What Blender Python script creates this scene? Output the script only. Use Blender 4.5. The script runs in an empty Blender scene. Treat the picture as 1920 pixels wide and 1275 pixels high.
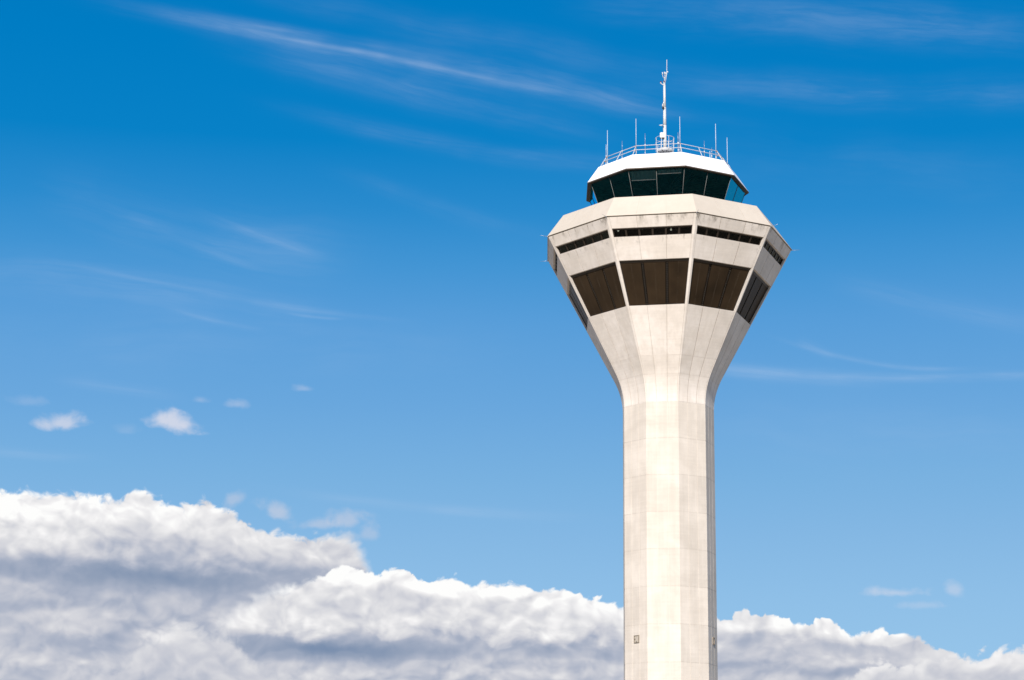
import bpy, bmesh, math, random
from mathutils import Vector, Matrix
random.seed(7)
R = math.radians
C = bpy.context.scene.collection
SC = bpy.context.scene

# ------------------------------------------------------------------ camera
FPX, PITCH, YAW, ROLL = 3810.198, 0.2432616, 0.07825767, 0.01008382   # focal length in 1920-wide pixels, radians
CAM = Vector((0, -200, 1.7))
fwd_h = Vector((-math.sin(YAW), math.cos(YAW), 0)); right = Vector((math.cos(YAW), math.sin(YAW), 0)); zed = Vector((0, 0, 1))
fwd = fwd_h * math.cos(PITCH) + zed * math.sin(PITCH)
up = -fwd_h * math.sin(PITCH) + zed * math.cos(PITCH)
cx_, cy_ = right * math.cos(ROLL) + up * math.sin(ROLL), up * math.cos(ROLL) - right * math.sin(ROLL)
cam = bpy.data.cameras.new('camera'); cam_o = bpy.data.objects.new('camera', cam); C.objects.link(cam_o)
M = Matrix((cx_, cy_, -fwd)).transposed().to_4x4(); M.translation = CAM
cam_o.matrix_world = M
cam.sensor_width = 36; cam.lens = FPX / 1920 * 36; cam.clip_start = 1; cam.clip_end = 20000
SC.camera = cam_o

def bearing(px, py):
    """bearing and elevation in degrees of a point of the sky (measured on the 1920x1275 photograph)"""
    d = fwd * FPX + cx_ * (px - 960) - cy_ * (py - 637.5)
    d.normalize()
    return math.degrees(math.atan2(d.x, d.y)), math.degrees(math.asin(d.z))

# ------------------------------------------------------------------ exposure, sun
SC.view_settings.view_transform = 'Standard'; SC.view_settings.look = 'None'
EXPO = 0.36
SC.view_settings.exposure = EXPO; SC.view_settings.gamma = 1
SUN_AZ, SUN_EL = R(-8), R(30)          # bearing from the tower, measured from the direction towards the camera
sdir = Vector((math.sin(SUN_AZ) * math.cos(SUN_EL), -math.cos(SUN_AZ) * math.cos(SUN_EL), math.sin(SUN_EL)))
sun = bpy.data.lights.new('sun', 'SUN'); sun.energy = 4.5; sun.angle = R(.53); sun.color = (1, .93, .86)
sun_o = bpy.data.objects.new('sun', sun); C.objects.link(sun_o)
sun_o.rotation_euler = sdir.to_track_quat('Z', 'Y').to_euler()

# ------------------------------------------------------------------ world: Nishita sky, cirrus, cumulus
W = bpy.data.worlds.new('World'); SC.world = W; W.use_nodes = True
NT = W.node_tree; NT.nodes.clear()
def s2l(c): return tuple((v / 255 / 12.92) if v / 255 < .04045 else ((v / 255 + .055) / 1.055) ** 2.4 for v in c)

class V:
    """a float socket of a node tree with arithmetic"""
    def __init__(s, nt, sock): s.nt, s.s = nt, sock
    def op(s, kind, *a, clamp=False):
        n = s.nt.nodes.new('ShaderNodeMath'); n.operation = kind; n.use_clamp = clamp
        for i, v in enumerate((s,) + a):
            if isinstance(v, V): s.nt.links.new(v.s, n.inputs[i])
            else: n.inputs[i].default_value = v
        return V(s.nt, n.outputs[0])
    def __add__(s, o): return s.op('ADD', o)
    def __radd__(s, o): return s.op('ADD', o)
    def __sub__(s, o): return s.op('SUBTRACT', o)
    def __rsub__(s, o): return (s * -1) + o
    def __mul__(s, o): return s.op('MULTIPLY', o)
    def __rmul__(s, o): return s.op('MULTIPLY', o)
    def __truediv__(s, o): return s.op('DIVIDE', o)
    def clamp(s): return s.op('ADD', 0, clamp=True)
    def exp(s): return s.op('EXPONENT')
    def absv(s): return s.op('ABSOLUTE')
    def power(s, p): return s.op('POWER', p)
    def minv(s, p): return s.op('MINIMUM', p)
    def maxv(s, p): return s.op('MAXIMUM', p)
def smooth(x, a, b):
    n = x.nt.nodes.new('ShaderNodeMapRange'); n.interpolation_type = 'SMOOTHSTEP'; x.nt.links.new(x.s, n.inputs[0])
    n.inputs[1].default_value, n.inputs[2].default_value = a, b
    return V(x.nt, n.outputs[0])
def xyz(nt, x, y, z=0.0):
    n = nt.nodes.new('ShaderNodeCombineXYZ')
    for i, v in enumerate((x, y, z)):
        if isinstance(v, V): nt.links.new(v.s, n.inputs[i])
        else: n.inputs[i].default_value = v
    return n.outputs[0]
def noise(nt, vec, scale=1, detail=4, rough=.5, dist=0, kind='FBM', lac=2.0, dims='3D'):
    n = nt.nodes.new('ShaderNodeTexNoise'); n.noise_dimensions = dims; n.noise_type = kind
    try: n.normalize = True
    except Exception: pass
    n.inputs['Scale'].default_value = scale; n.inputs['Detail'].default_value = detail
    n.inputs['Roughness'].default_value = rough; n.inputs['Distortion'].default_value = dist; n.inputs['Lacunarity'].default_value = lac
    nt.links.new(vec, n.inputs['Vector'])
    return V(nt, n.outputs[0])
def ramp(nt, x, stops, interp='LINEAR'):
    n = nt.nodes.new('ShaderNodeValToRGB'); n.color_ramp.interpolation = interp
    e = n.color_ramp.elements
    while len(e) > 1: e.remove(e[-1])
    e[0].position, e[0].color = stops[0][0], (*stops[0][1], 1)
    for p, c in stops[1:]:
        k = e.new(p); k.color = (*c, 1)
    nt.links.new(x.s, n.inputs[0])
    return n.outputs[0]
def mixc(nt, f, a, b, mode='MIX'):
    n = nt.nodes.new('ShaderNodeMix'); n.data_type = 'RGBA'; n.blend_type = mode
    for s, v in ((0, f), (6, a), (7, b)):
        if isinstance(v, V): nt.links.new(v.s, n.inputs[s])
        elif hasattr(v, 'links') or isinstance(v, bpy.types.NodeSocket): nt.links.new(v, n.inputs[s])
        elif isinstance(v, (int, float)): n.inputs[s].default_value = v
        else: n.inputs[s].default_value = (*v, 1)
    return n.outputs[2]
def curve(x, pts, x0, x1, y0, y1):
    """piecewise curve of x through pts"""
    n = x.nt.nodes.new('ShaderNodeFloatCurve')
    t = ((x - x0) / (x1 - x0)).clamp()
    x.nt.links.new(t.s, n.inputs['Value'])
    cm = n.mapping; cm.use_clip = False; c = cm.curves[0]
    q = sorted(((p[0] - x0) / (x1 - x0), (p[1] - y0) / (y1 - y0)) for p in pts)
    c.points[0].location = q[0]; c.points[1].location = q[-1]
    for p in q[1:-1]: c.points.new(*p)
    for p in c.points: p.handle_type = 'AUTO_CLAMPED'
    cm.update()
    return V(x.nt, n.outputs[0]) * (y1 - y0) + y0

tc = NT.nodes.new('ShaderNodeTexCoord')
sep = NT.nodes.new('ShaderNodeSeparateXYZ'); NT.links.new(tc.outputs['Generated'], sep.inputs[0])
dx, dy, dz = (V(NT, sep.outputs[i]) for i in range(3))
AZ = dx.op('ARCTAN2', dy) * (180 / math.pi)
EL = dz.op('ARCSINE') * (180 / math.pi)

sky = NT.nodes.new('ShaderNodeTexSky'); sky.sky_type = 'NISHITA'; sky.sun_disc = False
sky.sun_elevation = SUN_EL; sky.sun_rotation = math.atan2(sdir.x, sdir.y)
sky.air_density = 1.0; sky.dust_density = .3; sky.ozone_density = 2.0
STR = 0.10
k_ = 1 / (STR * 2 ** EXPO)
def disp(c): return tuple(v * k_ for v in s2l(c))
# the blue deepens with height above the horizon (polarised late-morning sky)
sky_tab = [(0, (166, 206, 236)), (4.5, (152, 198, 234)), (6.7, (143, 191, 231)), (8.5, (132, 183, 227)), (10, (121, 177, 224)), (12, (106, 167, 221)),
           (14.5, (87, 157, 217)), (16, (67, 149, 212)), (17.5, (42, 139, 206)), (19.4, (8, 129, 199)), (22, (0, 124, 195)), (35, (0, 105, 178)), (60, (0, 84, 155))]
TAB_MAX = 60.0
blue = ramp(NT, (EL / TAB_MAX).clamp(), [(e / TAB_MAX, tuple(v for v in s2l(c))) for e, c in sky_tab])
bl = NT.nodes.new('ShaderNodeVectorMath'); bl.operation = 'SCALE'; NT.links.new(blue, bl.inputs[0]); bl.inputs['Scale'].default_value = k_
# keep the Nishita sky for the half of the dome round and behind the sun, the measured blue ahead
col = mixc(NT, smooth(dy, -.5, .3) * .45 + .55, sky.outputs[0], bl.outputs[0])
def noise2(nt, x, y, detail, rough=.5, dist=0.0, ox=0.0, oy=0.0): return noise(nt, xyz(nt, x + ox, y + oy), 1, detail, rough, dist, dims='2D')
WOB = (noise2(NT, AZ * .22, EL * .22, 3, ox=3.7) - .5) * .9
PAT = smooth(noise2(NT, AZ * .30, EL * .55, 3, oy=31.0), .25, .7)

def P(sx, sy, z=0.0, ox=0.0, oy=0.0): return xyz(NT, (AZ + ox) * sx, (EL + oy) * sy, z)

def group(name, ins, build):
    """a node group with float inputs and one float output"""
    g = bpy.data.node_groups.new(name, 'ShaderNodeTree')
    for i in ins: g.interface.new_socket(i, in_out='INPUT', socket_type='NodeSocketFloat')
    g.interface.new_socket('Out', in_out='OUTPUT', socket_type='NodeSocketFloat')
    gi = g.nodes.new('NodeGroupInput'); go = g.nodes.new('NodeGroupOutput')
    out = build(g, *[V(g, gi.outputs[i]) for i in ins])
    g.links.new(out.s, go.inputs[0])
    return g
def use(g, *vals):
    n = NT.nodes.new('ShaderNodeGroup'); n.node_tree = g
    for i, v in enumerate(vals):
        if isinstance(v, V): NT.links.new(v.s, n.inputs[i])
        else: n.inputs[i].default_value = v
    return V(NT, n.outputs[0])

# --- cirrus: long combed streaks
# every stage takes a vanishing share of the stage before it, so that they are evaluated one after another
EPS = 1e-9
def _streak(g, az, el, wob, pat, prev, mx, my, ux, uy, iL, w, bend, k, grain, seed, lo, hi, sharp):
    az, el = az + prev * EPS, el + prev * EPS
    x, y = az - mx, el - my
    s = x * ux + y * uy
    sl = s * iL; s2 = sl * sl
    t = y * ux - x * uy + (1 - s2) * bend + wob * w * 1.2
    r = t / w
    env = (r * r * -1 - s2 * s2).exp()
    n = noise(g, xyz(g, s * .24 + seed * 7.3, t * grain), 1, 6, .68, .2, dims='2D')
    m = g.nodes.new('ShaderNodeMapRange'); m.interpolation_type = 'SMOOTHSTEP'
    g.links.new(n.s, m.inputs[0]); g.links.new(lo.s, m.inputs[1]); g.links.new(hi.s, m.inputs[2])
    v = env * (V(g, m.outputs[0]) * .75 + .25).power(sharp) * (pat * .65 + .35) * k * .67
    return prev + v - prev * v
G_ST = group('cirrus_streak', ['az', 'el', 'wob', 'pat', 'prev', 'mx', 'my', 'ux', 'uy', 'iL', 'w', 'bend', 'k', 'grain', 'seed', 'lo', 'hi', 'sharp'], _streak)
def streak(x0, y0, x1, y1, width, strength, bend=0, grain=5.0, seed=0.0, sharp=1.0, amt=.65):
    global tot
    a0, e0 = bearing(x0, y0); a1, e1 = bearing(x1, y1)
    L = math.hypot(a1 - a0, e1 - e0); ux, uy = (a1 - a0) / L, (e1 - e0) / L
    tot = use(G_ST, AZ, EL, WOB, PAT, tot, (a0 + a1) / 2, (e0 + e1) / 2, ux, uy, 2 / L, width * .015, bend * .015, strength, grain, seed, .5 - amt * .5, .5 + amt * .5, sharp)
tot = 0.0
for args in [(300, 26, 1230, 205, 15, .34, -6, 3.2, 1.0, 1, .5),
             (440, 54, 990, 162, 4.5, .42, -5, 3.4, 2.0, 1, .6),
             (360, 30, 760, 95, 9, .26, -3, 5, 3.0),
             (760, 100, 1230, 200, 22, .24, -8, 3.4, 5.0, 1, .45),
             (480, 95, 1080, 240, 26, .20, -6, 3.2, 6.0),
             (500, 70, 900, 145, 3, .25, -10, 2.5, 6.7, 1, .5),
             (600, 222, 1280, 320, 16, .17, 8, 4, 7.0),
             (520, -10, 1250, 130, 26, .12, 0, 3, 8.0),
             (1180, 10, 2020, 70, 34, .20, -8, 2.4, 9.0, 1, .45),
             (1250, 150, 2050, 165, 24, .19, 10, 2.6, 11.0, 1, .45),
             (1250, 290, 1950, 330, 50, .06, 0, 2, 12.0),
             (120, 370, 640, 480, 50, .20, 12, 3.4, 13.0),
             (380, 400, 600, 480, 9, .20, 3, 5, 14.0, 1.0, .5),
             (270, 418, 480, 500, 7, .16, 3, 5, 14.5, 1.0, .5),
             (-60, 500, 560, 590, 34, .18, -6, 4.2, 15.0),
             (330, 582, 480, 617, 4.5, .22, 3, 3, 16.0, 1, .5),
             (150, 500, 640, 585, 4, .16, 4, 3, 16.6, 1, .5),
             (400, 555, 740, 600, 5, .20, 4, 5, 17.0, 1, .5),
             (545, 588, 640, 598, 2.6, .30, 2, 3, 17.5, 1, .5),
             (-60, 640, 900, 640, 60, .10, 0, 2, 18.0),
             (650, 330, 1060, 460, 16, .10, 0, 3, 19.0),
             (1340, 688, 2000, 702, 8, .44, 9, 3, 20.0, 1, .5),
             (1340, 690, 1640, 712, 13, .30, 2, 4, 20.5),
             (1492, 646, 1800, 692, 4.5, .44, 12, 3, 21.0, 1, .5),
             (1498, 640, 1560, 668, 8, .30, 0, 7, 21.6),
             (1600, 540, 2000, 615, 20, .16, 6, 4, 22.0),
             (1350, 790, 1980, 830, 60, .10, 0, 2, 23.0),
             (130, 715, 340, 745, 9, .22, 0, 4, 24.0),
             (560, 925, 1080, 970, 9, .24, 6, 4, 25.0),
             (-40, 845, 180, 858, 9, .22, 0, 4, 26.0)]:
    streak(*args)
col = mixc(NT, tot.clamp(), col, disp((196, 214, 238)))

# --- cumulus
AZ, EL = AZ + tot * EPS, EL + tot * EPS
wx = noise2(NT, AZ * .55, EL * .8, 2, oy=4.0) - .5
wy = noise2(NT, AZ * .55, EL * .8, 2, oy=48.0) - .5
CA, CE = AZ + wx * .9, EL + wy * .5
big = noise2(NT, CA * .75, CE * 1.05, 6, .5)
fine = noise2(NT, AZ * 3.6 + wx * 2, EL * 3.8, 7, .58, .3)
lob = (noise2(NT, AZ * 1.9 + wx, EL * 2.1 + wy, 1.5, .5, ox=3.3) * 2 - 1).absv()
band = noise2(NT, AZ * .16, EL * 1.3 + wx * .8, 5, .55, oy=6.0)
PUF = noise2(NT, AZ * 1.3, EL * 1.7, 6, .52, .2) - .5
def billow(ox=0.0, oy=0.0):
    out = None
    for sc_, w_, sd in ((.62, .6, 11.0), (1.5, .4, 23.0)):
        n = noise2(NT, CA * sc_, CE * sc_ * 1.3, 1.6, .45, ox=ox * sc_ + sd, oy=oy * sc_ * 1.3)
        v = (n * 2 - 1).absv() * (w_ * 2.2)
        out = v if out is None else out + v
    return out
bil = billow(); bil_l = billow(-.12, .22)
mid = noise2(NT, CA * .95, CE * 1.35, 3.5, .5, ox=5.0); mid_l = noise2(NT, CA * .95, CE * 1.35, 2.5, .5, ox=5.0 - .10, oy=.34)
relief = (lob - .25) * .14 + (mid - mid_l) * .62 + (bil - bil_l) * .15 + (big - .5) * .26 + (fine - .5) * .05
A0, A1 = -20.6, 11.6
# away from the measured stretch the banks rise and sink on their own
AWAY = (noise2(NT, AZ * .09, EL * .03, 3, .55, oy=77.0) - .56) * 14 * smooth((AZ + 4.5).absv(), 16.0, 24.0)
_wx, _wy, _fi = wx * .5, wy * .3, (fine - .5) * .12
WA, WE = AZ + _wx, EL + _wy + _fi
def _blob(g, a_, e_, prev, a, e, irx, iry, k):
    a_, e_ = a_ + prev * EPS, e_ + prev * EPS
    u = (a_ - a) * irx; v = (e_ - e) * iry
    return prev + ((u * u + v * v) * -1).exp() * k
G_BL = group('tone_patch', ['a_', 'e_', 'prev', 'a', 'e', 'irx', 'iry', 'k'], _blob)
def blob(x, y, rx, ry, s):
    a, e = bearing(x, y); return (a, e, 1 / (rx * .015), 1 / (ry * .015), s)
def bank(pts, amp, soft, ymid, ytones, rim, rel, extra=(), wispy=0.0, fray=None):
    """a cloud bank: crown line through pts, tone by height (ytones, read at column ymid) and brightness of the sunlit crown (rim, by depth below it)"""
    global last
    az, el = AZ + last * EPS, EL + last * EPS
    T = curve(az, [bearing(*p) for p in pts], A0, A1, -8.0, 14.0)
    T = T + AWAY
    depth = T - el
    edge = depth + (bil - .35) * amp * .35 + (mid - .5) * amp * .5 + (fine - .5) * amp * .95 + (lob - .2) * amp * .75
    sft = soft + wispy * smooth(band + (mid - .5) * .6, .38, .62)
    if fray and fray[2] < 0: sft = sft - smooth(az, bearing(fray[1], 1050)[0], bearing(fray[0], 1050)[0]) * fray[2]
    elif fray: sft = sft + (1 - smooth(az, bearing(fray[1], 1150)[0], bearing(fray[0], 1150)[0])) * fray[2]
    a = (edge / sft).clamp(); a = a * a * (3 - a * 2)
    e2 = el + (band - .5) * .7 + (mid - .5) * .85 + (wx) * .5 + (fine - .5) * .06
    tone = curve(e2, [(bearing(ymid, y)[1], t) for y, t in ytones], 2.0, 12.0, 0, 1)
    tone = tone + curve(edge * (1 / .015) + (mid - .5) * 50, rim, -20, 200, 0, 1)
    for b in extra: tone = use(G_BL, WA, WE, tone, *b)
    tone = tone + relief * rel * (tone * .9 + .15)
    last = tone.clamp()
    return a, last
TONES = [(0, s2l((120, 141, 172))), (.2, s2l((146, 160, 184))), (.4, s2l((172, 180, 198))), (.6, s2l((203, 205, 214))), (.78, s2l((226, 226, 229))), (.92, s2l((243, 242, 243))), (1, s2l((254, 254, 253)))]
TONES = [(p, tuple(v * k_ / (1 * k_) for v in c)) for p, c in TONES]
def put(col, a, tone):
    c = ramp(NT, tone, TONES)
    s = NT.nodes.new('ShaderNodeVectorMath'); s.operation = 'SCALE'; NT.links.new(c, s.inputs[0]); s.inputs['Scale'].default_value = k_
    return mixc(NT, a, col, s.outputs[0])

# small detached puffs high on the left and right
def _puff(g, az, el, puf, prev, a, e, irx, iry, dens, tilt, seed):
    az, el = az + prev * EPS, el + prev * EPS
    n = puf
    u = (az - a) * irx; v = (el - e) * iry - u * tilt
    v = v * (1 + smooth(v, .2, -.2) * .5)
    d = 1 - (u * u + v * v).power(.5) + n * 1.7
    return smooth(d, .0, .9) * dens
G_PF = group('small_puff', ['az', 'el', 'puf', 'prev', 'a', 'e', 'irx', 'iry', 'dens', 'tilt', 'seed'], _puff)
def puffcloud(x, y, rx, ry, dens, tilt=0.0, seed=0.0):
    global last
    a, e = bearing(x, y)
    last = use(G_PF, AZ, EL, PUF, last, a, e, 1 / (rx * .015), 1 / (ry * .015), dens, tilt, seed)
    return last
last = tot
for k, args in enumerate([(112, 795, 58, 25, .66, 0), (330, 795, 62, 30, .80, -.28), (445, 758, 32, 15, .26, 0), (375, 750, 26, 13, .20, 0),
                          (570, 729, 28, 12, .22, .1), (60, 752, 50, 16, .12, 0), (236, 808, 30, 18, .10, 0),
                          (1672, 1112, 76, 15, .42, -.1), (1788, 1106, 22, 24, .34, -.3), (1730, 1135, 60, 12, .2, 0)]):
    a = puffcloud(*args, seed=20.0 + k * 3.1)
    col = mixc(NT, a, col, disp((222, 223, 234)))

# upper left bank
a1, t1 = bank([(-60, 917), (60, 916), (150, 920), (200, 925), (225, 930), (245, 916), (268, 912), (290, 930), (330, 938), (380, 934), (420, 950), (470, 976), (510, 992), (560, 1002),
               (600, 1000), (625, 992), (650, 985), (672, 996), (686, 1020), (696, 1050), (720, 1100), (900, 1240), (2000, 1700)], .40, .17, 350,
              [(880, .80), (950, .78), (990, .74), (1018, .68), (1042, .57), (1065, .44), (1088, .33), (1110, .38), (1135, .47), (1170, .53), (1192, .47), (1215, .54), (1275, .52)],
              [(-20, .22), (0, .21), (25, .16), (60, .06), (100, 0), (200, 0)], 1.25,
              [blob(50, 965, 130, 50, .14), blob(470, 1000, 130, 36, -.10), blob(230, 985, 60, 30, -.08), blob(350, 960, 50, 22, .05), blob(290, 1080, 180, 20, -.20), blob(560, 1075, 110, 20, .05), blob(480, 1020, 90, 25, -.06), blob(650, 1050, 60, 22, .12),
               blob(60, 1180, 130, 10, .10), blob(80, 1240, 90, 9, .12), blob(200, 1150, 160, 12, .06), blob(-10, 1085, 100, 22, .12), blob(190, 1262, 200, 10, -.08), blob(650, 1000, 50, 30, -.14), blob(600, 1060, 60, 18, -.05)], .10, (740, 560, -.9))
last = t1
# ragged grey tatters drifting off its right shoulder
for k, args in enumerate([(645, 975, 46, 26, .42, .1), (690, 1000, 26, 36, .3, .2), (512, 958, 44, 26, .5, -.6), (436, 938, 30, 26, .36, .5), (590, 985, 60, 18, .4, .1)]):
    col = mixc(NT, puffcloud(*args), col, disp((214, 214, 224)))
col = put(col, a1, t1)
# low bank crossing behind the tower
a2, t2 = bank([(-60, 1700), (290, 1600), (370, 1230), (400, 1165), (430, 1128), (460, 1112), (500, 1096), (560, 1086), (605, 1078), (630, 1062), (660, 1058), (690, 1070), (706, 1074),
               (725, 1064), (765, 1068), (785, 1084), (802, 1092), (822, 1080), (850, 1080), (885, 1098), (905, 1088), (940, 1092), (985, 1094), (1015, 1104), (1060, 1102), (1090, 1115),
               (1130, 1122), (1180, 1136), (1260, 1162), (1335, 1150), (1366, 1160), (1382, 1146), (1398, 1138), (1412, 1150), (1430, 1147), (1460, 1154), (1480, 1162), (1512, 1168), (1540, 1155), (1570, 1170),
               (1605, 1186), (1625, 1178), (1650, 1176), (1675, 1190), (1715, 1190), (1750, 1208), (1800, 1232), (1850, 1275), (2000, 1500)], .27, .07, 800,
              [(1040, .80), (1120, .78), (1160, .78), (1180, .71), (1198, .58), (1216, .44), (1235, .50), (1250, .60), (1280, .52)],
              [(-20, .20), (0, .19), (18, .16), (40, .06), (70, 0), (200, 0)], 1.25,
              [blob(640, 1222, 165, 20, -.42), blob(960, 1212, 150, 9, -.05), blob(690, 1092, 60, 26, .10), blob(560, 1178, 130, 13, .07), blob(980, 1236, 60, 9, .2),
               blob(450, 1150, 70, 30, -.06), blob(760, 1130, 70, 26, -.08), blob(900, 1110, 60, 30, .06), blob(1400, 1205, 110, 26, .10), blob(1380, 1246, 70, 7, -.12),
               blob(1560, 1225, 90, 14, .10), blob(1540, 1262, 110, 14, -.2), blob(1700, 1225, 60, 16, .06)], .06, (640, 400, .9))
col = put(col, a2, t2)
# lowest puffs along the bottom edge
a3, t3 = bank([(-60, 1260), (60, 1240), (150, 1250), (230, 1225), (280, 1180), (312, 1162), (330, 1145), (350, 1145), (370, 1165), (400, 1170), (440, 1190), (480, 1235), (560, 1262), (640, 1290),
               (720, 1340), (1000, 1420), (1400, 1340), (1540, 1300), (1580, 1272), (1610, 1252), (1640, 1240), (1700, 1243), (1760, 1238), (1800, 1222), (1832, 1230), (1866, 1212),
               (1920, 1208), (2000, 1205)], .5, .16, 1000,
              [(1100, .72), (1180, .70), (1215, .66), (1250, .60), (1290, .55)], [(-20, .10), (0, .10), (30, .07), (70, 0), (200, 0)], 1.0,
              [blob(60, 1262, 120, 16, -.12), blob(1880, 1228, 90, 22, .12), blob(1650, 1256, 70, 12, .14), blob(330, 1150, 20, 20, .1)], .1, (700, 250, .45))
col = put(col, a3, t3)
# below the horizon the ground takes over
bg = NT.nodes.new('ShaderNodeBackground'); bg.inputs[1].default_value = STR; NT.links.new(col, bg.inputs[0])
wo = NT.nodes.new('ShaderNodeOutputWorld'); NT.links.new(bg.outputs[0], wo.inputs[0])
W.cycles.sampling_method = 'MANUAL'; W.cycles.sample_map_resolution = 512
SC.cycles.max_bounces = 8; SC.cycles.transparent_max_bounces = 12; SC.cycles.diffuse_bounces = 4

# ------------------------------------------------------------------ materials
def mat(name):
    m = bpy.data.materials.new(name); m.use_nodes = True
    nt = m.node_tree; b = nt.nodes['Principled BSDF']
    return m, nt, b
def plain(name, c, rough=.5, metal=0.0, spec=.5, var=.06, scale=3.0):
    m, nt, b = mat(name)
    t = nt.nodes.new('ShaderNodeTexCoord')
    n = noise(nt, t.outputs['Object'], scale, 5, .6)
    lo = tuple(v * (1 - var) for v in c); hi = tuple(min(1, v * (1 + var)) for v in c)
    nt.links.new(ramp(nt, n, [(.3, lo), (.7, hi)]), b.inputs['Base Color'])
    nt.links.new((n * .15 + (rough - .07)).s, b.inputs['Roughness'])
    b.inputs['Metallic'].default_value = metal; b.inputs['Specular IOR Level'].default_value = spec
    return m
def concrete(name, base, tint2, dirt=1.0, lip=False):
    m, nt, b = mat(name)
    t = nt.nodes.new('ShaderNodeTexCoord'); s = nt.nodes.new('ShaderNodeSeparateXYZ'); nt.links.new(t.outputs['Object'], s.inputs[0])
    x, y, z = (V(nt, s.outputs[i]) for i in range(3))
    at = nt.nodes.new('ShaderNodeAttribute'); at.attribute_name = 'tone'; tone = V(nt, at.outputs['Fac'])
    cloudy = noise(nt, xyz(nt, x, y, z), .35, 5, .6, .4)
    boards = noise(nt, xyz(nt, x * .35, y * .35, z * 5.0), 1, 4, .6, .2)
    drips = noise(nt, xyz(nt, x * 2.4, y * 2.4, z * .16), 1, 5, .65)
    pores = noise(nt, xyz(nt, x, y, z), 9, 3, .7)
    k = .96 + (cloudy - .5) * .18 * dirt + (boards - .5) * .16 * dirt + (drips - .5) * .17 * dirt + (pores - .5) * .06
    colr = mixc(nt, smooth(cloudy + (drips - .5) * .4, .35, .72), base, tint2)
    if lip:   # mildew washed down from the lip and from the sills
        top = smooth(z, 59.75, 60.95)
        band_ = noise(nt, xyz(nt, x * 1.1, y * 1.1, z * .12 + 4), 1, 4, .6)
        stain = top * smooth(band_, .50, .66) * 1.0
        stain2 = smooth(z, 57.9, 59.0) * smooth(59.1 - z, 0, .05) * smooth(drips, .52, .7) * .6
        g = smooth(noise(nt, xyz(nt, x, y, z + 9), 3.2, 5, .7), .35, .7) * .6 + .4
        colr = mixc(nt, ((stain + stain2) * g).clamp(), colr, (.20, .175, .14))
    sc = nt.nodes.new('ShaderNodeVectorMath'); sc.operation = 'SCALE'; nt.links.new(colr, sc.inputs[0]); nt.links.new((k * tone).s, sc.inputs['Scale'])
    nt.links.new(sc.outputs[0], b.inputs['Base Color'])
    b.inputs['Roughness'].default_value = .85; b.inputs['Specular IOR Level'].default_value = .25
    bp = nt.nodes.new('ShaderNodeBump'); bp.inputs['Strength'].default_value = .25; bp.inputs['Distance'].default_value = .02
    nt.links.new((pores + boards * .6).s, bp.inputs['Height']); nt.links.new(bp.outputs[0], b.inputs['Normal'])
    return m
CONC = concrete('shaft_concrete', (.60, .54, .465), (.645, .585, .51), 1.0)
CAPC = concrete('capital_concrete', (.70, .635, .56), (.75, .69, .625), 1.15, True)
CORN = concrete('cornice_coating', (.55, .485, .40), (.57, .505, .42), .35)
WHITE = plain('white_roof_coating', (.84, .84, .83), .5, var=.02, scale=.6)
PAINT = plain('white_painted_steel', (.56, .56, .555), .4, var=.05)
GALV = plain('galvanised_steel', (.42, .43, .44), .4, .6, var=.1)
MULL = plain('mullion_steel', (.13, .13, .12), .6, 0, .2, var=.1)
DARK = plain('dark_steel', (.03, .028, .027), .5, var=.2)
SOFF = plain('brown_soffit', (.10, .072, .05), .6, var=.1)
BFRM = plain('bronze_frame', (.028, .020, .014), .4, .2, var=.15)
BPAN = plain('bronze_panel', (.030, .019, .010), .42, 0, .14, var=.35, scale=.35)
CHAN = plain('black_channel', (.008, .007, .006), .8, 0, .05, var=.2)
BOLT = plain('bolt_head', (.16, .12, .08), .5, 0)
INTE = plain('cab_interior', (.022, .023, .024), .8, 0, .3, var=.3, scale=1.2)
CEIL = plain('cab_ceiling', (.26, .25, .24), .85, 0, .3, var=.35, scale=2)
DECK = plain('deck_membrane', (.10, .10, .10), .9, 0, .2, var=.2)
RUST = plain('rusty_bracket', (.36, .16, .07), .7)
REDG = plain('red_lamp_glass', (.12, .012, .02), .25)
FIBR = plain('fibreglass_rod', (.48, .55, .61), .4)
BLND = plain('blind_fabric', (.70, .62, .60), .8, var=.2, scale=6)
def glass(name, tint, mixr=1.0, ior=1.5, coat=(.9, .95, .95), pw=1.0):
    m, nt, b = mat(name); nt.nodes.remove(b)
    tr = nt.nodes.new('ShaderNodeBsdfTransparent'); tr.inputs[0].default_value = (*tint, 1)
    gl = nt.nodes.new('ShaderNodeBsdfGlossy'); gl.inputs['Roughness'].default_value = .02; gl.inputs[0].default_value = (*coat, 1)
    fr = nt.nodes.new('ShaderNodeFresnel'); fr.inputs[0].default_value = ior
    t = nt.nodes.new('ShaderNodeTexCoord'); nz = noise(nt, t.outputs['Object'], .5, 2)
    f = (V(nt, fr.outputs[0]).power(pw) * mixr + (nz - .5) * .004).clamp()
    mx = nt.nodes.new('ShaderNodeMixShader'); nt.links.new(f.s, mx.inputs[0]); nt.links.new(tr.outputs[0], mx.inputs[1]); nt.links.new(gl.outputs[0], mx.inputs[2])
    nt.links.new(mx.outputs[0], nt.nodes['Material Output'].inputs[0])
    return m
CABG = glass('tinted_cab_glass', (.34, .50, .52), mixr=20, ior=1.75, coat=(.02, .60, .86), pw=2.5)
OFFG = glass('office_glass', (.28, .30, .30), mixr=.4)
def lampm(name, c, e):
    m, nt, b = mat(name); b.inputs['Base Color'].default_value = (*c, 1); b.inputs['Emission Color'].default_value = (*c, 1); b.inputs['Emission Strength'].default_value = e
    return m
LAMP = lampm('lit_lamp', (1, .9, .72), 3.0)

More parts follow.
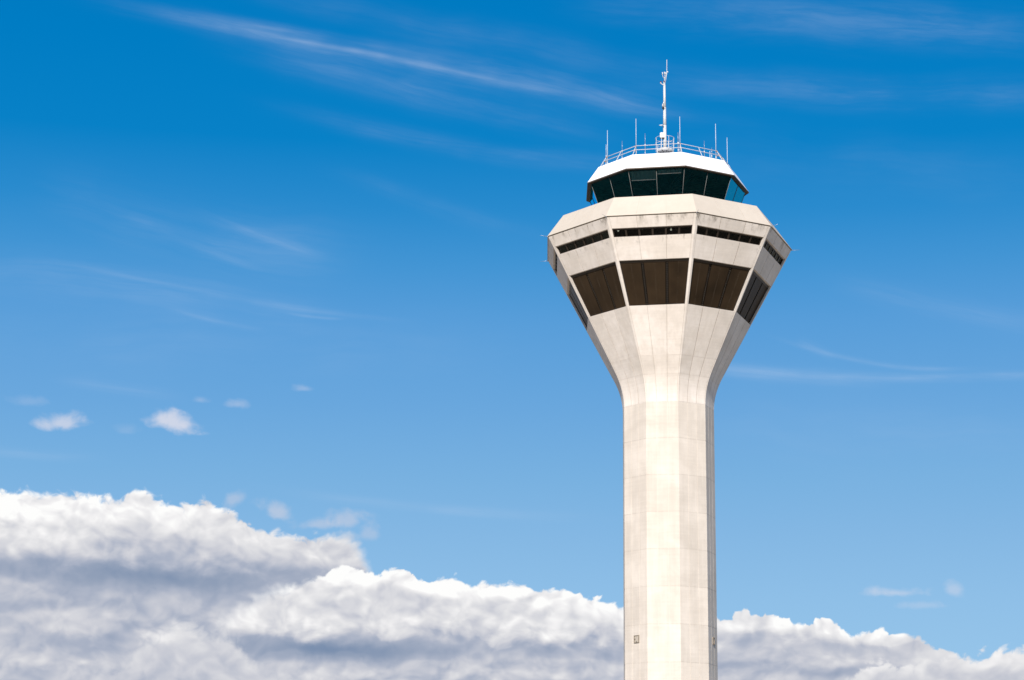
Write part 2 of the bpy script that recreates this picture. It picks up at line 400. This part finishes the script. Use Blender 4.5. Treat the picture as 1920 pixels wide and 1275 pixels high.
# ------------------------------------------------------------------ mesh helpers
def obj(name, bm, m, parent=None, smooth_=False):
    me = bpy.data.meshes.new(name); bm.to_mesh(me); bm.free()
    if smooth_:
        for p in me.polygons: p.use_smooth = True
    for x in (m if isinstance(m, (list, tuple)) else [m]): me.materials.append(x)
    o = bpy.data.objects.new(name, me); C.objects.link(o)
    if parent: o.parent = parent
    return o
def thing(name, label, cat, loc=(0, 0, 0), group=None):
    o = bpy.data.objects.new(name, None); C.objects.link(o); o.location = loc; o.empty_display_size = .5
    o['label'] = label; o['category'] = cat
    if group: o['group'] = group
    return o
def tube(bm, a, b, r, r2=None, seg=10, cap=True):
    a, b = Vector(a), Vector(b); d = (b - a).normalized()
    u = d.orthogonal().normalized(); w = d.cross(u); r2 = r if r2 is None else r2
    ra, rb = [], []
    for i in range(seg):
        t = 2 * math.pi * i / seg; k = u * math.cos(t) + w * math.sin(t)
        ra.append(bm.verts.new(a + k * r)); rb.append(bm.verts.new(b + k * r2))
    for i in range(seg):
        f = bm.faces.new((ra[i], ra[(i + 1) % seg], rb[(i + 1) % seg], rb[i])); f.smooth = True
    if cap:
        bm.faces.new(ra[::-1]); bm.faces.new(rb)
def path(bm, pts, r, seg=8, closed=False):
    """a bent pipe with mitred joints"""
    pts = [Vector(p) for p in pts]; n = len(pts); rings = []
    for i, p in enumerate(pts):
        if closed: d = (pts[(i + 1) % n] - pts[i - 1])
        else: d = pts[min(i + 1, n - 1)] - pts[max(i - 1, 0)]
        d.normalize()
        ref = Vector((0, 0, 1)) if abs(d.z) < .9 else Vector((0, 1, 0))
        u = d.cross(ref).normalized(); w = u.cross(d).normalized()
        rings.append([bm.verts.new(p + (u * math.cos(2 * math.pi * j / seg) + w * math.sin(2 * math.pi * j / seg)) * r) for j in range(seg)])
    for i in range(n if closed else n - 1):
        A, B = rings[i], rings[(i + 1) % n]
        for j in range(seg):
            f = bm.faces.new((A[j], A[(j + 1) % seg], B[(j + 1) % seg], B[j])); f.smooth = True
    if not closed: bm.faces.new(rings[0][::-1]); bm.faces.new(rings[-1])
def box(bm, c, sx, sy, sz, rot=None):
    r = bmesh.ops.create_cube(bm, size=1, matrix=Matrix.Translation(c) @ (rot or Matrix()) @ Matrix.Diagonal((sx, sy, sz, 1)))
    es = list({e for v in r['verts'] for e in v.link_edges})
    bmesh.ops.bevel(bm, geom=es, offset=min(sx, sy, sz) * .12, segments=2, affect='EDGES')
def ball(bm, c, r, sz=1.0, seg=12):
    bmesh.ops.create_uvsphere(bm, u_segments=seg, v_segments=seg // 2, radius=r, matrix=Matrix.Translation(c) @ Matrix.Diagonal((1, 1, sz, 1)))

# ------------------------------------------------------------------ nine-sided tower
N, PHI = 9, 13.448
def corner(k, r, z, off=0.0):
    a = R(PHI + 40 * (k - 3)); return Vector((r * math.sin(a), -r * math.cos(a), z))
def fnormal(k):     # horizontal outward normal of the face between corner k and k+1
    a = R(PHI + 40 * (k - 3) + 20); return Vector((math.sin(a), -math.cos(a), 0))
SH_R, SH_TOP = 4.667, 44.02
LIP_R, LIP_Z = 12.829, 60.926
SLOPE = (12.829 - 8.499) / (60.926 - 52.868)
def prof(z):
    if z <= SH_TOP: return SH_R
    if z >= 47.5: return LIP_R - (LIP_Z - z) * SLOPE
    r1 = LIP_R - (LIP_Z - 47.5) * SLOPE; zc = 47.5 - (r1 - SH_R) / SLOPE
    lo, hi = 0., 1.                       # quadratic bezier from (SH_R, SH_TOP) through (SH_R, zc) to (r1, 47.5)
    for _ in range(40):
        t = (lo + hi) / 2; zz = (1 - t) ** 2 * SH_TOP + 2 * t * (1 - t) * zc + t * t * 47.5
        if zz < z: lo = t
        else: hi = t
    return (1 - t) ** 2 * SH_R + 2 * t * (1 - t) * SH_R + t * t * r1

def facade(bm, k, rows, cols, depth, tone, layer, prof=prof):
    """one face of the nonagon as a relief grid. rows: z breakpoints; cols: list of (fraction, metres) breakpoints;
    depth(i, j) -> recess of the cell (i = column, j = row), None for an opening (its reveal is 0.34 deep)"""
    nrm = fnormal(k)
    def pt(ci, z, d):
        a, b = corner(k, prof(z), z), corner(k + 1, prof(z), z)
        L = (b - a).length; f, mtr = cols[ci]
        u = min(max(f + mtr / L, 0), 1)
        return a.lerp(b, u) - nrm * d
    nc, nr = len(cols) - 1, len(rows) - 1
    D = [[depth(i, j) for j in range(nr)] for i in range(nc)]
    DD = [[.34 if D[i][j] is None else D[i][j] for j in range(nr)] for i in range(nc)]
    def quad(ps, t):
        f = bm.faces.new([bm.verts.new(p) for p in ps]); f[layer] = t; return f
    for i in range(nc):
        for j in range(nr):
            z0, z1, d = rows[j], rows[j + 1], DD[i][j]; t = tone(i, j)
            if D[i][j] is not None:
                quad((pt(i, z0, d), pt(i + 1, z0, d), pt(i + 1, z1, d), pt(i, z1, d)), t)
            if i + 1 < nc and abs(DD[i + 1][j] - d) > 1e-6:
                e = DD[i + 1][j]; quad((pt(i + 1, z0, d), pt(i + 1, z0, e), pt(i + 1, z1, e), pt(i + 1, z1, d)), min(t, tone(i + 1, j)))
            if j + 1 < nr and abs(DD[i][j + 1] - d) > 1e-6:
                e = DD[i][j + 1]; quad((pt(i, z1, d), pt(i + 1, z1, d), pt(i + 1, z1, e), pt(i, z1, e)), min(t, tone(i, j + 1)))
    return pt
def ring(bm, r0, z0, r1, z1, layer=None, t=1.0, idx=0):
    for k in range(N):
        f = bm.faces.new([bm.verts.new(p) for p in (corner(k, r0, z0), corner(k + 1, r0, z0), corner(k + 1, r1, z1), corner(k, r1, z1))])
        f.material_index = idx
        if layer is not None: f[layer] = t

tower = thing('control_tower', 'tall pale concrete control tower with nine-sided flared head and dark glass cab', 'control tower')

# shaft ---------------------------------------------------------------
GW = .035
cols = [(0, 0), (1/3, -GW), (1/3, GW), (2/3, -GW), (2/3, GW), (1, 0)]
lift = 3.62; zs = [0.0]; joint_rows = set()
js = [SH_TOP - lift * i for i in range(12, 0, -1)]
for zj in js: zs += [zj - .035, zj + .035]
zs.append(SH_TOP)
def lift_tone(seed, n, amp): 
    rr = random.Random(seed); return [1 + rr.uniform(-amp, amp) for _ in range(n)]
bm = bmesh.new(); lay = bm.faces.layers.float.new('tone')
for k in range(N):
    tn = lift_tone(100 + k, len(zs), .04); tc_ = [lift_tone(200 + k * 7 + i, len(zs), .035) for i in range(5)]
    def dep(i, j): return .016 if (i in (1, 3)) else (.01 if j % 2 == 1 else 0)
    def ton(i, j):
        if i in (1, 3): return 1.04
        if j % 2 == 1: return .92
        return tn[j] * tc_[i][j]
    facade(bm, k, zs, cols, dep, ton, lay)
shaft = obj('shaft', bm, CONC, tower)
# hatches set into the shaft
def hatch(k, u0, u1, z0, z1, label=None):
    a, b = corner(k, SH_R, 0), corner(k + 1, SH_R, 0); d = (b - a).normalized(); n = fnormal(k)
    rot = Matrix((d, n, Vector((0, 0, 1)))).transposed().to_4x4()
    c = a + d * ((u0 + u1) / 2); c.z = (z0 + z1) / 2
    w, h = u1 - u0, z1 - z0
    bm = bmesh.new()
    for s in (-1, 1):
        box(bm, c + d * s * (w / 2 - .035) + n * .03, .07, .10, h, rot)
        box(bm, c + zed * s * (h / 2 - .035) + n * .03, w - .141, .097, .07, rot)
    fr = obj('hatch', bm, HFRM, tower)
    bm = bmesh.new(); box(bm, c + n * .012, w - .15, .03, h - .15, rot); obj('cover', bm, GALVB, fr)
    bm = bmesh.new(); box(bm, c + n * .045 - d * (w * .28), .05, .05, .12, rot); obj('latch', bm, DARK, fr)
    bm = bmesh.new(); box(bm, c + n * .04 - zed * (h * .36), .16, .06, .05, rot); obj('bracket', bm, DARK, fr)
GALVB = plain('grey_hatch_cover', (.42, .37, .30), .6, var=.2)
HFRM = plain('hatch_frame', (.26, .22, .17), .7, var=.25)
hatch(1, 1.34, 2.06, 20.60, 21.34)
hatch(4, 1.45, 2.05, 20.64, 21.35)

# flared head -----------------------------------------------------------
RW = .03
cols = [(0, 0), (.03, -.02), (.03, .02), (1/3, -GW), (1/3, GW), (2/3, -GW), (2/3, GW), (.97, -.02), (.97, .02), (1, 0)]
SZ0, SZ1, BZ0, BZ1 = 59.05, 59.825, 52.92, 56.97
zr = [SH_TOP, SH_TOP + .04] + [44.5 + .28 * i for i in range(8)] + [46.67, 46.71, 46.95, 47.2, 47.5, 48.38, 48.42, 50.6, BZ0, BZ1, SZ0, SZ1, 60.83, LIP_Z]
jr = {0, zr.index(46.67), zr.index(48.38)}
jb, js_ = zr.index(BZ0), zr.index(SZ0); jl = len(zr) - 2
bm = bmesh.new(); lay = bm.faces.layers.float.new('tone')
for k in range(N):
    rr = random.Random(300 + k)
    segs = [0, zr.index(46.67), zr.index(48.38), jb, jb + 1, js_, js_ + 1, jl]
    tmap = {}
    def ton(i, j):
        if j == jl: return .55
        key = (i, max(s for s in segs if s <= j))
        if key not in tmap: tmap[key] = 1 + rr.uniform(-.045, .045)
        if i in (1, 7): return .80
        if i in (3, 5): return .84
        if j in jr: return .95
        return tmap[key]
    def dep(i, j):
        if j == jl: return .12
        if j in (jb, js_) and 2 <= i <= 6: return None
        if i in (1, 7): return .02
        if i in (3, 5): return .05
        if j in jr: return .012
        return 0
    facade(bm, k, zr, cols, dep, ton, lay)
head = obj('flared_head', bm, CAPC, tower)

# windows ----------------------------------------------------------------
def frame_at(k, z, f, d):
    a, b = corner(k, prof(z), z), corner(k + 1, prof(z), z); return a.lerp(b, f) - fnormal(k) * d
def slab(bm, k, f0, f1, z0, z1, d0, d1, idx=0, m0=0.0, m1=0.0):
    """a plate following the leaning face: fractions f0..f1 (plus metres m0, m1), heights z0..z1, between recess d0 (outer) and d1"""
    def q(z, f, m, d):
        L = (corner(k, prof(z), z) - corner(k + 1, prof(z), z)).length
        return frame_at(k, z, f + m / L, d)
    P8 = [q(z, f, m, d) for d in (d0, d1) for z in (z0, z1) for f, m in ((f0, m0), (f1, m1))]
    v = [bm.verts.new(p) for p in P8]
    for a, b, c, e in ((0, 1, 3, 2), (4, 6, 7, 5), (0, 4, 5, 1), (2, 3, 7, 6), (0, 2, 6, 4), (1, 5, 7, 3)):
        f = bm.faces.new((v[a], v[b], v[c], v[e])); f.material_index = idx
F0, F1 = .03, .97
for k in range(N):
    # tall lower window: three bronze panels, black channels between them, bolt lines
    bm = bmesh.new()
    slab(bm, k, F0, 1/3, BZ0, BZ1, .24, .28, 0, .02, -.15); slab(bm, k, 1/3, 2/3, BZ0, BZ1, .24, .28, 0, .15, -.15); slab(bm, k, 2/3, F1, BZ0, BZ1, .24, .28, 0, .15, -.02)
    wn = obj('window', bm, BPAN, tower)
    bm = bmesh.new()
    for f in (1/3, 2/3): slab(bm, k, f, f, BZ0, BZ1, .32, .335, 0, -.18, .18)
    obj('channel', bm, CHAN, wn)
    bm = bmesh.new()
    e = .10
    slab(bm, k, F0, F1, BZ1 - .20, BZ1, .20, .26, 0, .02, -.02); slab(bm, k, F0, F1, BZ0, BZ0 + .07, .19, .26, 0, .02, -.02)
    for f, s in ((F0, 1), (F1, -1)): slab(bm, k, f, f, BZ0 + .07, BZ1 - .2, .20, .26, 0, .02 if s > 0 else -.12, .12 if s > 0 else -.02)
    obj('frame', bm, BFRM, wn)
    bm = bmesh.new()
    nb = 19
    for i in range(nb):
        z = BZ0 + .2 + (BZ1 - BZ0 - .5) * i / (nb - 1)
        for f, s in ((1/3, .02), (2/3, .02), (.175, .013), (.5, .013), (.825, .013)):
            if s < .02 and random.random() < .15: continue
            p = frame_at(k, z, f, .235 if s < .02 else .28)
            bmesh.ops.create_cube(bm, size=s * 2, matrix=Matrix.Translation(p))
    obj('bolts', bm, BOLT, wn)['kind'] = 'stuff'
    # strip window: six panes in a bronze frame
    bm = bmesh.new(); ed = [F0 + (F1 - F0) * i / 6 for i in range(7)]
    for i in range(6): slab(bm, k, ed[i], ed[i + 1], SZ0 + .08, SZ1 - .08, .27, .28, 0, .09, -.09)
    sw = obj('strip_window', bm, OFFG, tower)
    bm = bmesh.new()
    slab(bm, k, F0, F1, SZ1 - .10, SZ1, .20, .32, 0, .02, -.02); slab(bm, k, F0, F1, SZ0, SZ0 + .10, .20, .32, 0, .02, -.02)
    for i, f in enumerate(ed):
        m0, m1 = (-.09, .09) if 0 < i < 6 else ((.02, .13) if i == 0 else (-.13, -.02))
        slab(bm, k, f, f, SZ0 + .10, SZ1 - .10, .21, .31, 0, m0, m1)
    obj('frame', bm, BFRM, sw)
# dark rooms behind the strip windows
bm = bmesh.new()
ring(bm, 7.6, 58.6, 7.6, 60.5); ring(bm, 11.2, 58.75, 7.6, 58.75); ring(bm, 7.6, 60.4, 12.1, 60.4)
obj('office_interior', bm, INTE, tower)
def dirp(px, py, dist):   # a point on the line of sight of a feature seen in the photo, at a true distance from the camera
    d = (fwd * FPX + cx_ * (px - 960) - cy_ * (py - 637.5)).normalized(); return CAM + d * dist
for (x, z, y, sx, sz) in ((-4.62, 60.02, -9.9, .11, .2), (-2.26, 60.1, -9.9, .06, .08), (.52, 59.95, -9.9, .09, .09)):
    bm = bmesh.new(); ball(bm, (0, 0, 0), sx, sz / sx); tube(bm, (0, 0, 0), (0, 0, 60.4 - z), .02)
    o = obj('ceiling_lamp', bm, LAMP, tower); o.location = (x, y, z)

# sloping cornice above the lip ---------------------------------------------
CO_R, CO_Z = 11.194, 63.283
cprof = lambda z: LIP_R + .05 + (CO_R - LIP_R - .05) * (z - LIP_Z) / (CO_Z - LIP_Z)
bm = bmesh.new(); lay = bm.faces.layers.float.new('tone')
cols = [(0, 0), (1/3, -.012), (1/3, .012), (2/3, -.012), (2/3, .012), (1, 0)]
for k in range(N):
    rr = random.Random(500 + k); tt = [1 + rr.uniform(-.015, .015) for _ in range(5)]
    facade(bm, k, [LIP_Z, CO_Z], cols, lambda i, j: .012 if i in (1, 3) else 0, lambda i, j: .9 if i in (1, 3) else tt[i], lay, cprof)
ring(bm, LIP_R - .3, LIP_Z, LIP_R + .05, LIP_Z, lay); ring(bm, CO_R, CO_Z, CO_R - .3, CO_Z, lay); ring(bm, CO_R - .3, CO_Z, CO_R - .3, 62.9, lay)
corn = obj('cornice', bm, CORN, tower)
bm = bmesh.new(); ring(bm, CO_R - .3, 62.92, 6.6, 62.92); obj('deck', bm, DECK, tower)
# lightning rods on the corners of the lip
for k in range(N):
    bm = bmesh.new(); a = corner(k, LIP_R - .05, LIP_Z - .06); b = corner(k, LIP_R + .82, LIP_Z - .02)
    tube(bm, a, b, .022, .012, 6); tube(bm, a, corner(k, LIP_R + .08, LIP_Z - .055), .05, .05, 8)
    obj('lightning_rod', bm, GALV, tower)

# glass cab ---------------------------------------------------------------------
GT_R, GT_Z, GB_Z = 8.19, 66.93, 63.05
GB_R = GT_R - .38 * (GT_Z - GB_Z)
gprof = lambda z: GB_R + (GT_R - GB_R) * (z - GB_Z) / (GT_Z - GB_Z)
def gpt(k, f, z, d=0.0): return corner(k, gprof(z), z).lerp(corner(k + 1, gprof(z), z), f) - fnormal(k) * d
for k in range(N):
    bm = bmesh.new()
    for f0, f1 in ((.004, .497), (.503, .996)):
        bm.faces.new([bm.verts.new(p) for p in (gpt(k, f0, GB_Z), gpt(k, f1, GB_Z), gpt(k, f1, GT_Z), gpt(k, f0, GT_Z))])
    gw = obj('cab_window', bm, CABG, tower)
    for f in (0, .5):
        bm = bmesh.new(); tube(bm, gpt(k, f, GB_Z, -.01), gpt(k, f, GT_Z - .04, -.01), .026, .026, 8); obj('mullion', bm, MULL, gw)
    bm = bmesh.new()
    for f in (.004, .5):
        tube(bm, gpt(k, f, GB_Z, .09), gpt(k, f, GT_Z, .09), .05, .05, 6)
    tube(bm, gpt(k, 0, GB_Z + .04, .02), gpt(k, 1, GB_Z + .04, .02), .06, .06, 6)
    obj('frame', bm, DARK, gw)
bm = bmesh.new(); bmesh.ops.contextual_create  # floor
ring(bm, GB_R - .02, 63.07, .5, 63.07); obj('cab_floor', bm, INTE, tower)
bm = bmesh.new(); ring(bm, .3, 66.97, GT_R - .02, 66.92)
for i in range(72):   # ribbed acoustic ceiling
    a = R(i * 5 + 1.3); p0 = Vector((math.sin(a), -math.cos(a), 0)) 
    h = random.uniform(.05, .16); w = random.uniform(.03, .08); rot = Matrix.Rotation(a, 4, 'Z')
    r0, r1 = random.uniform(1.5, 4.5), random.uniform(6.3, 7.4)
    box(bm, p0 * ((r0 + r1) / 2) + zed * (66.92 - h / 2), w, r1 - r0, h, rot)
obj('cab_ceiling', bm, CEIL, tower)
bm = bmesh.new()
for k in range(N):       # controllers' desks round the room
    if k in (4, 5): continue
    a, b, c_, d_ = (corner(k + s, r, 0) for s, r in ((.03, 5.5), (.97, 5.5), (.97, 4.7), (.03, 4.7)))
    for z0, z1 in ((63.08, 64.15),):
        v = [bm.verts.new(Vector((p.x, p.y, z))) for z in (z0, z1) for p in (a, b, c_, d_)]
        for q in ((0, 1, 5, 4), (1, 2, 6, 5), (2, 3, 7, 6), (3, 0, 4, 7), (4, 5, 6, 7)): bm.faces.new([v[i] for i in q])
    for f in (.25, .5, .75):  # monitors
        p = a.lerp(b, f) * .94; rot = Matrix.Rotation(math.atan2(fnormal(k).x, -fnormal(k).y), 4, 'Z')
        box(bm, Vector((p.x, p.y, 64.45)), .62, .08, .46, rot); box(bm, Vector((p.x, p.y, 64.2)), .08, .08, .12, rot)
obj('control_desk', bm, INTE, tower)
bm = bmesh.new(); tube(bm, (-.6, .6, 63.08), (-.6, .6, 66.9), 1.5, 1.5, 9); obj('stair_core', bm, INTE, tower)
# two roller blinds on the front side, each with its bottom bar
for f0, f1, zb in ((.03, .485, 65.98), (.515, .95, 66.48)):
    bm = bmesh.new(); d = .22
    nseg = 24
    top = [gpt(2, f0 + (f1 - f0) * i / nseg, GT_Z - .02, d + .07 * math.sin(i * 1.9) * math.cos(i * .7)) for i in range(nseg + 1)]
    bot = [gpt(2, f0 + (f1 - f0) * i / nseg, zb, d + .02 * math.sin(i * 1.3)) for i in range(nseg + 1)]
    vt, vb = [bm.verts.new(p) for p in top], [bm.verts.new(p) for p in bot]
    for i in range(nseg): bm.faces.new((vb[i], vb[i + 1], vt[i + 1], vt[i]))
    bl_ = obj('roller_blind', bm, BLND, tower)
    bm = bmesh.new(); tube(bm, gpt(2, f0, zb, -.03), gpt(2, f1, zb, -.03), .022, .022, 6); obj('glazing_bar', bm, MULL, bl_)

# roof with its sloping visor ----------------------------------------------------
RF_R, RF_Z, VI_R, VI_Z = 7.385, 68.858, 8.60, 67.07
bm = bmesh.new()
ring(bm, VI_R, VI_Z, RF_R, RF_Z); ring(bm, RF_R, RF_Z, RF_R - .35, RF_Z + .02); ring(bm, RF_R - .35, RF_Z + .02, .02, RF_Z + .25)
roof = obj('roof', bm, WHITE, tower)
bm = bmesh.new(); ring(bm, GT_R - .25, VI_Z - .10, VI_R - .01, VI_Z - .10); obj('soffit', bm, SOFF, roof)
bm = bmesh.new(); ring(bm, VI_R - .01, VI_Z - .10, VI_R - .002, VI_Z - .003); obj('drip_edge', bm, SOFF, roof)
# railing
RT, RM, RB = (6.506, 70.067), (6.84, 69.53), (7.21, 68.88)
bm = bmesh.new()
for r, z in (RT, RM): path(bm, [corner(k, r, z) for k in range(N)], .032, 8, True)
rail = obj('roof_railing', bm, PAINT, tower)
for k in range(N):
    for f in (0, .5):
        a, b = (corner(k, r, z).lerp(corner(k + 1, r, z), f) for r, z in (RB, RT))
        bm = bmesh.new(); tube(bm, a, b, .034); obj('post', bm, PAINT, rail)

# ------------------------------------------------------------------ mast on the roof
mast = thing('antenna_mast', 'tall white pole mast on a round railed platform at the centre of the roof', 'mast', (0, 0, RF_Z + .25))
MZ = RF_Z + .25
def mobj(name, bm, m, parent=mast):
    o = obj(name, bm, m, parent)
    for v in o.data.vertices: v.co.z -= MZ
    return o
bm = bmesh.new(); tube(bm, (0, 0, 68.95), (0, 0, 71.38), .42, .42, 16); mobj('pedestal', bm, PAINT)
bm = bmesh.new(); tube(bm, (0, 0, 71.38), (0, 0, 71.44), .84, .86, 28); tube(bm, (0, 0, 71.44), (0, 0, 71.60), .86, .86, 28)
plat = mobj('platform', bm, PAINT)
bm = bmesh.new()
for i in range(4):
    a = R(20 + 45 * i); tube(bm, (-.78 * math.cos(a), -.78 * math.sin(a), 71.36), (.78 * math.cos(a), .78 * math.sin(a), 71.36), .03)
mobj('joists', bm, DARK, plat)
bm = bmesh.new()
for z in (72.86, 72.25): path(bm, [(.98 * math.sin(R(i * 12)), -.98 * math.cos(R(i * 12)), z) for i in range(30)], .02, 6, True)
gr = mobj('guard_ring', bm, PAINT)
for i in range(8):
    a = R(i * 45 + 24); p = Vector((math.sin(a), -math.cos(a), 0))
    bm = bmesh.new(); path(bm, [p * .88 + zed * 71.42, p * .98 + zed * 71.55, p * .98 + zed * 72.86], .024, 6); mobj('post', bm, PAINT, gr)
bm = bmesh.new(); tube(bm, (0, 0, 71.6), (0, 0, 74.3), .185, .165, 16); tube(bm, (0, 0, 74.3), (0, 0, 76.2), .165, .15, 16); tube(bm, (0, 0, 76.2), (0, 0, 78.75), .135, .12, 16)
tube(bm, (0, 0, 76.15), (0, 0, 76.25), .17, .17, 16); tube(bm, (0, 0, 71.6), (0, 0, 71.66), .32, .32, 16)
mobj('pole', bm, PAINT)
bm = bmesh.new(); box(bm, Vector((-.27, -.18, 73.14)), .46, .40, .56); eb = mobj('equipment_box', bm, PAINT)
bm = bmesh.new(); box(bm, Vector((-.27, -.18, 72.83)), .40, .34, .06); mobj('base', bm, DARK, eb)
bm = bmesh.new(); path(bm, [(-.05, -.1, 73.85), (-.1, -.14, 74.1), (-.3, -.16, 74.26)], .035, 6); ar = mobj('sensor_arm', bm, DARK)
bm = bmesh.new(); tube(bm, (-.58, -.18, 74.26), (-.22, -.15, 74.28), .03, .10, 10); mobj('sensor_head', bm, FIBR, ar)
bm = bmesh.new(); path(bm, [(-.02, -.1, 76.85), (-.1, -.14, 76.78), (-.17, -.18, 76.55), (-.17, -.2, 76.3)], .085, 10)
cm_ = mobj('camera_housing', bm, PAINT)
bm = bmesh.new(); ball(bm, (-.15, -.22, 76.14), .13, .9); mobj('lens_dome', bm, DARK, cm_)
bm = bmesh.new(); path(bm, [(-.36, -.06, 78.93), (-.2, -.05, 78.82), (0, 0, 78.70), (.02, 0, 79.0)], .045, 8); tube(bm, (-.02, 0, 78.72), (-.02, 0, 78.9), .13, .13, 12)
mobj('cross_arm', bm, PAINT)
for p in ((-.37, -.06, 79.0), (-.04, -.08, 79.06)):
    bm = bmesh.new(); tube(bm, Vector(p) - zed * .1, Vector(p) + zed * .02, .075, .075, 10)
    o = mobj('obstruction_light', bm, PAINT)
    bm = bmesh.new(); tube(bm, Vector(p) + zed * .02, Vector(p) + zed * .15, .085, .07, 10); mobj('red_lens', bm, REDG, o)
bm = bmesh.new(); tube(bm, (0, 0, 78.8), (.02, 0, 79.5), .03, .03, 8); ball(bm, (.03, 0, 79.52), .09)
path(bm, [(.02, 0, 79.5), (-.15, 0, 79.7), (-.19, 0, 79.95)], .025, 6); path(bm, [(.03, 0, 79.5), (.13, 0, 79.62), (.16, 0, 79.95)], .025, 6); path(bm, [(.02, 0, 79.5), (.02, .15, 79.7), (.02, .16, 79.95)], .025, 6)
ws = mobj('wind_sensor', bm, PAINT)
for p in ((-.19, 0, 80.05), (.16, 0, 80.05), (.02, .16, 80.15)):
    bm = bmesh.new(); tube(bm, Vector(p) - zed * .15, Vector(p) + zed * .13, .055, .055, 8); mobj('transducer', bm, PAINT, ws)
bm = bmesh.new(); path(bm, [(.08, 0, 78.95), (.17, 0, 79.5), (.27, 0, 80.1), (.275, 0, 81.58)], .03, 8); wr = mobj('top_rod', bm, PAINT)
bm = bmesh.new(); ball(bm, (.35, -.03, 80.2), .075); mobj('clamp', bm, PAINT, wr)

# ------------------------------------------------------------------ whip antennas
whips = [  # x, y, top z, radius, label, clamped to the rail, look
    (-5.873, -2.60, 72.93, .035, 'white whip antenna clamped to the left corner of the roof railing, leftmost tall one', True, 'tall'),
    (-6.057, -1.0, 71.96, .038, 'short grey whip antenna close behind the leftmost tall white one', False, 'thin'),
    (-4.385, -2.0, 71.98, .026, 'thin grey aerial behind the left stretch of railing, between two tall white ones', False, 'joint'),
    (-2.897, -5.70, 73.00, .035, 'tall white whip antenna at the railing corner just left of the mast', True, 'tall'),
    (-2.015, -3.0, 72.39, .028, 'thin pale aerial with a joint, between the mast and the tall antenna left of it', False, 'joint'),
    (1.510, -6.20, 72.97, .035, 'tall white whip antenna at the railing corner just right of the mast', True, 'tall'),
    (1.340, -4.0, 72.09, .038, 'short pale antenna close behind the tall one just right of the mast', False, 'joint'),
    (5.145, -3.82, 73.00, .035, 'tall white whip antenna clamped at the right corner of the roof railing', True, 'tall'),
    (6.433, .8, 73.14, .035, 'tall white whip antenna standing apart beyond the right end of the railing', False, 'tall'),
    (4.032, -1.0, 72.19, .026, 'thin grey aerial behind the right stretch of railing, left of two tiny ones', False, 'joint'),
    (4.575, -2.0, 70.73, .03, 'tiny forked aerial behind the right railing, shortest of all', False, 'fork'),
    (4.790, -1.0, 71.43, .026, 'short thin aerial between the tiny forked one and the tall right corner antenna', False, 'joint')]
for x, y, zt, r, lab, cl, look in whips:
    z0 = RF_Z + .05 + max(0, (7.2 - math.hypot(x, y)) * .02)
    t = thing('whip_antenna', lab, 'antenna', (x, y, z0), 'whip antennas round the roof edge')
    bm = bmesh.new(); h = zt - z0
    if look == 'tall': tube(bm, (0, 0, .55), (0, 0, h), r, r * .75, 8)
    elif look == 'fork':
        tube(bm, (0, 0, .1), (0, 0, h), r, r, 8); path(bm, [(0, 0, h * .35), (.12, 0, h * .5), (.14, 0, h * .8)], .02, 6)
    else: tube(bm, (0, 0, .3), (0, 0, h * .62), r * 1.2, r * 1.2, 8); tube(bm, (0, 0, h * .62), (0, 0, h), r * .8, r * .6, 8)
    obj('rod', bm, FIBR if look != 'joint' else GALV, t)
    bm = bmesh.new(); tube(bm, (0, 0, 0), (0, 0, .6 if look == 'tall' else .3), r * 1.5, r * 1.5, 8); obj('mount', bm, PAINT, t)
    if look == 'joint': bm = bmesh.new(); tube(bm, (0, 0, h * .6), (0, 0, h * .66), r * 2, r * 2, 8); obj('collar', bm, PAINT, t)
    if cl:
        d = Vector((x, y, 0)).normalized()
        for dz_ in (1.12, .62): bm = bmesh.new(); box(bm, d * (.10 if dz_ > 1 else .24) + zed * (dz_ - .02), .13, .18, .10); obj('clamp', bm, RUST, t)

# ------------------------------------------------------------------ ground
m, nt, b = mat('dry_airfield_ground')
t = nt.nodes.new('ShaderNodeTexCoord')
n1 = noise(nt, t.outputs['Object'], .012, 6, .6); n2 = noise(nt, t.outputs['Object'], .4, 6, .7)
c = mixc(nt, smooth(n1, .42, .58), (.38, .29, .19), (.30, .25, .15))
c = mixc(nt, smooth(n2, .3, .7), c, (.36, .28, .19), 'MIX')
nt.links.new(c, b.inputs['Base Color']); b.inputs['Roughness'].default_value = .95
bp = nt.nodes.new('ShaderNodeBump'); bp.inputs['Distance'].default_value = .2; nt.links.new(n2.s, bp.inputs['Height']); nt.links.new(bp.outputs[0], b.inputs['Normal'])
bm = bmesh.new(); bmesh.ops.create_grid(bm, x_segments=8, y_segments=8, size=6000)
g = obj('ground', bm, m); g['kind'] = 'structure'
m, nt, b = mat('apron_concrete')
t = nt.nodes.new('ShaderNodeTexCoord'); n1 = noise(nt, t.outputs['Object'], .25, 6, .65)
nt.links.new(ramp(nt, n1, [(.3, (.34, .30, .25)), (.7, (.42, .37, .31))]), b.inputs['Base Color']); b.inputs['Roughness'].default_value = .9
bm = bmesh.new(); box(bm, Vector((0, 10, .06)), 90, 80, .16)
g = obj('pavement', bm, m); g['kind'] = 'structure'
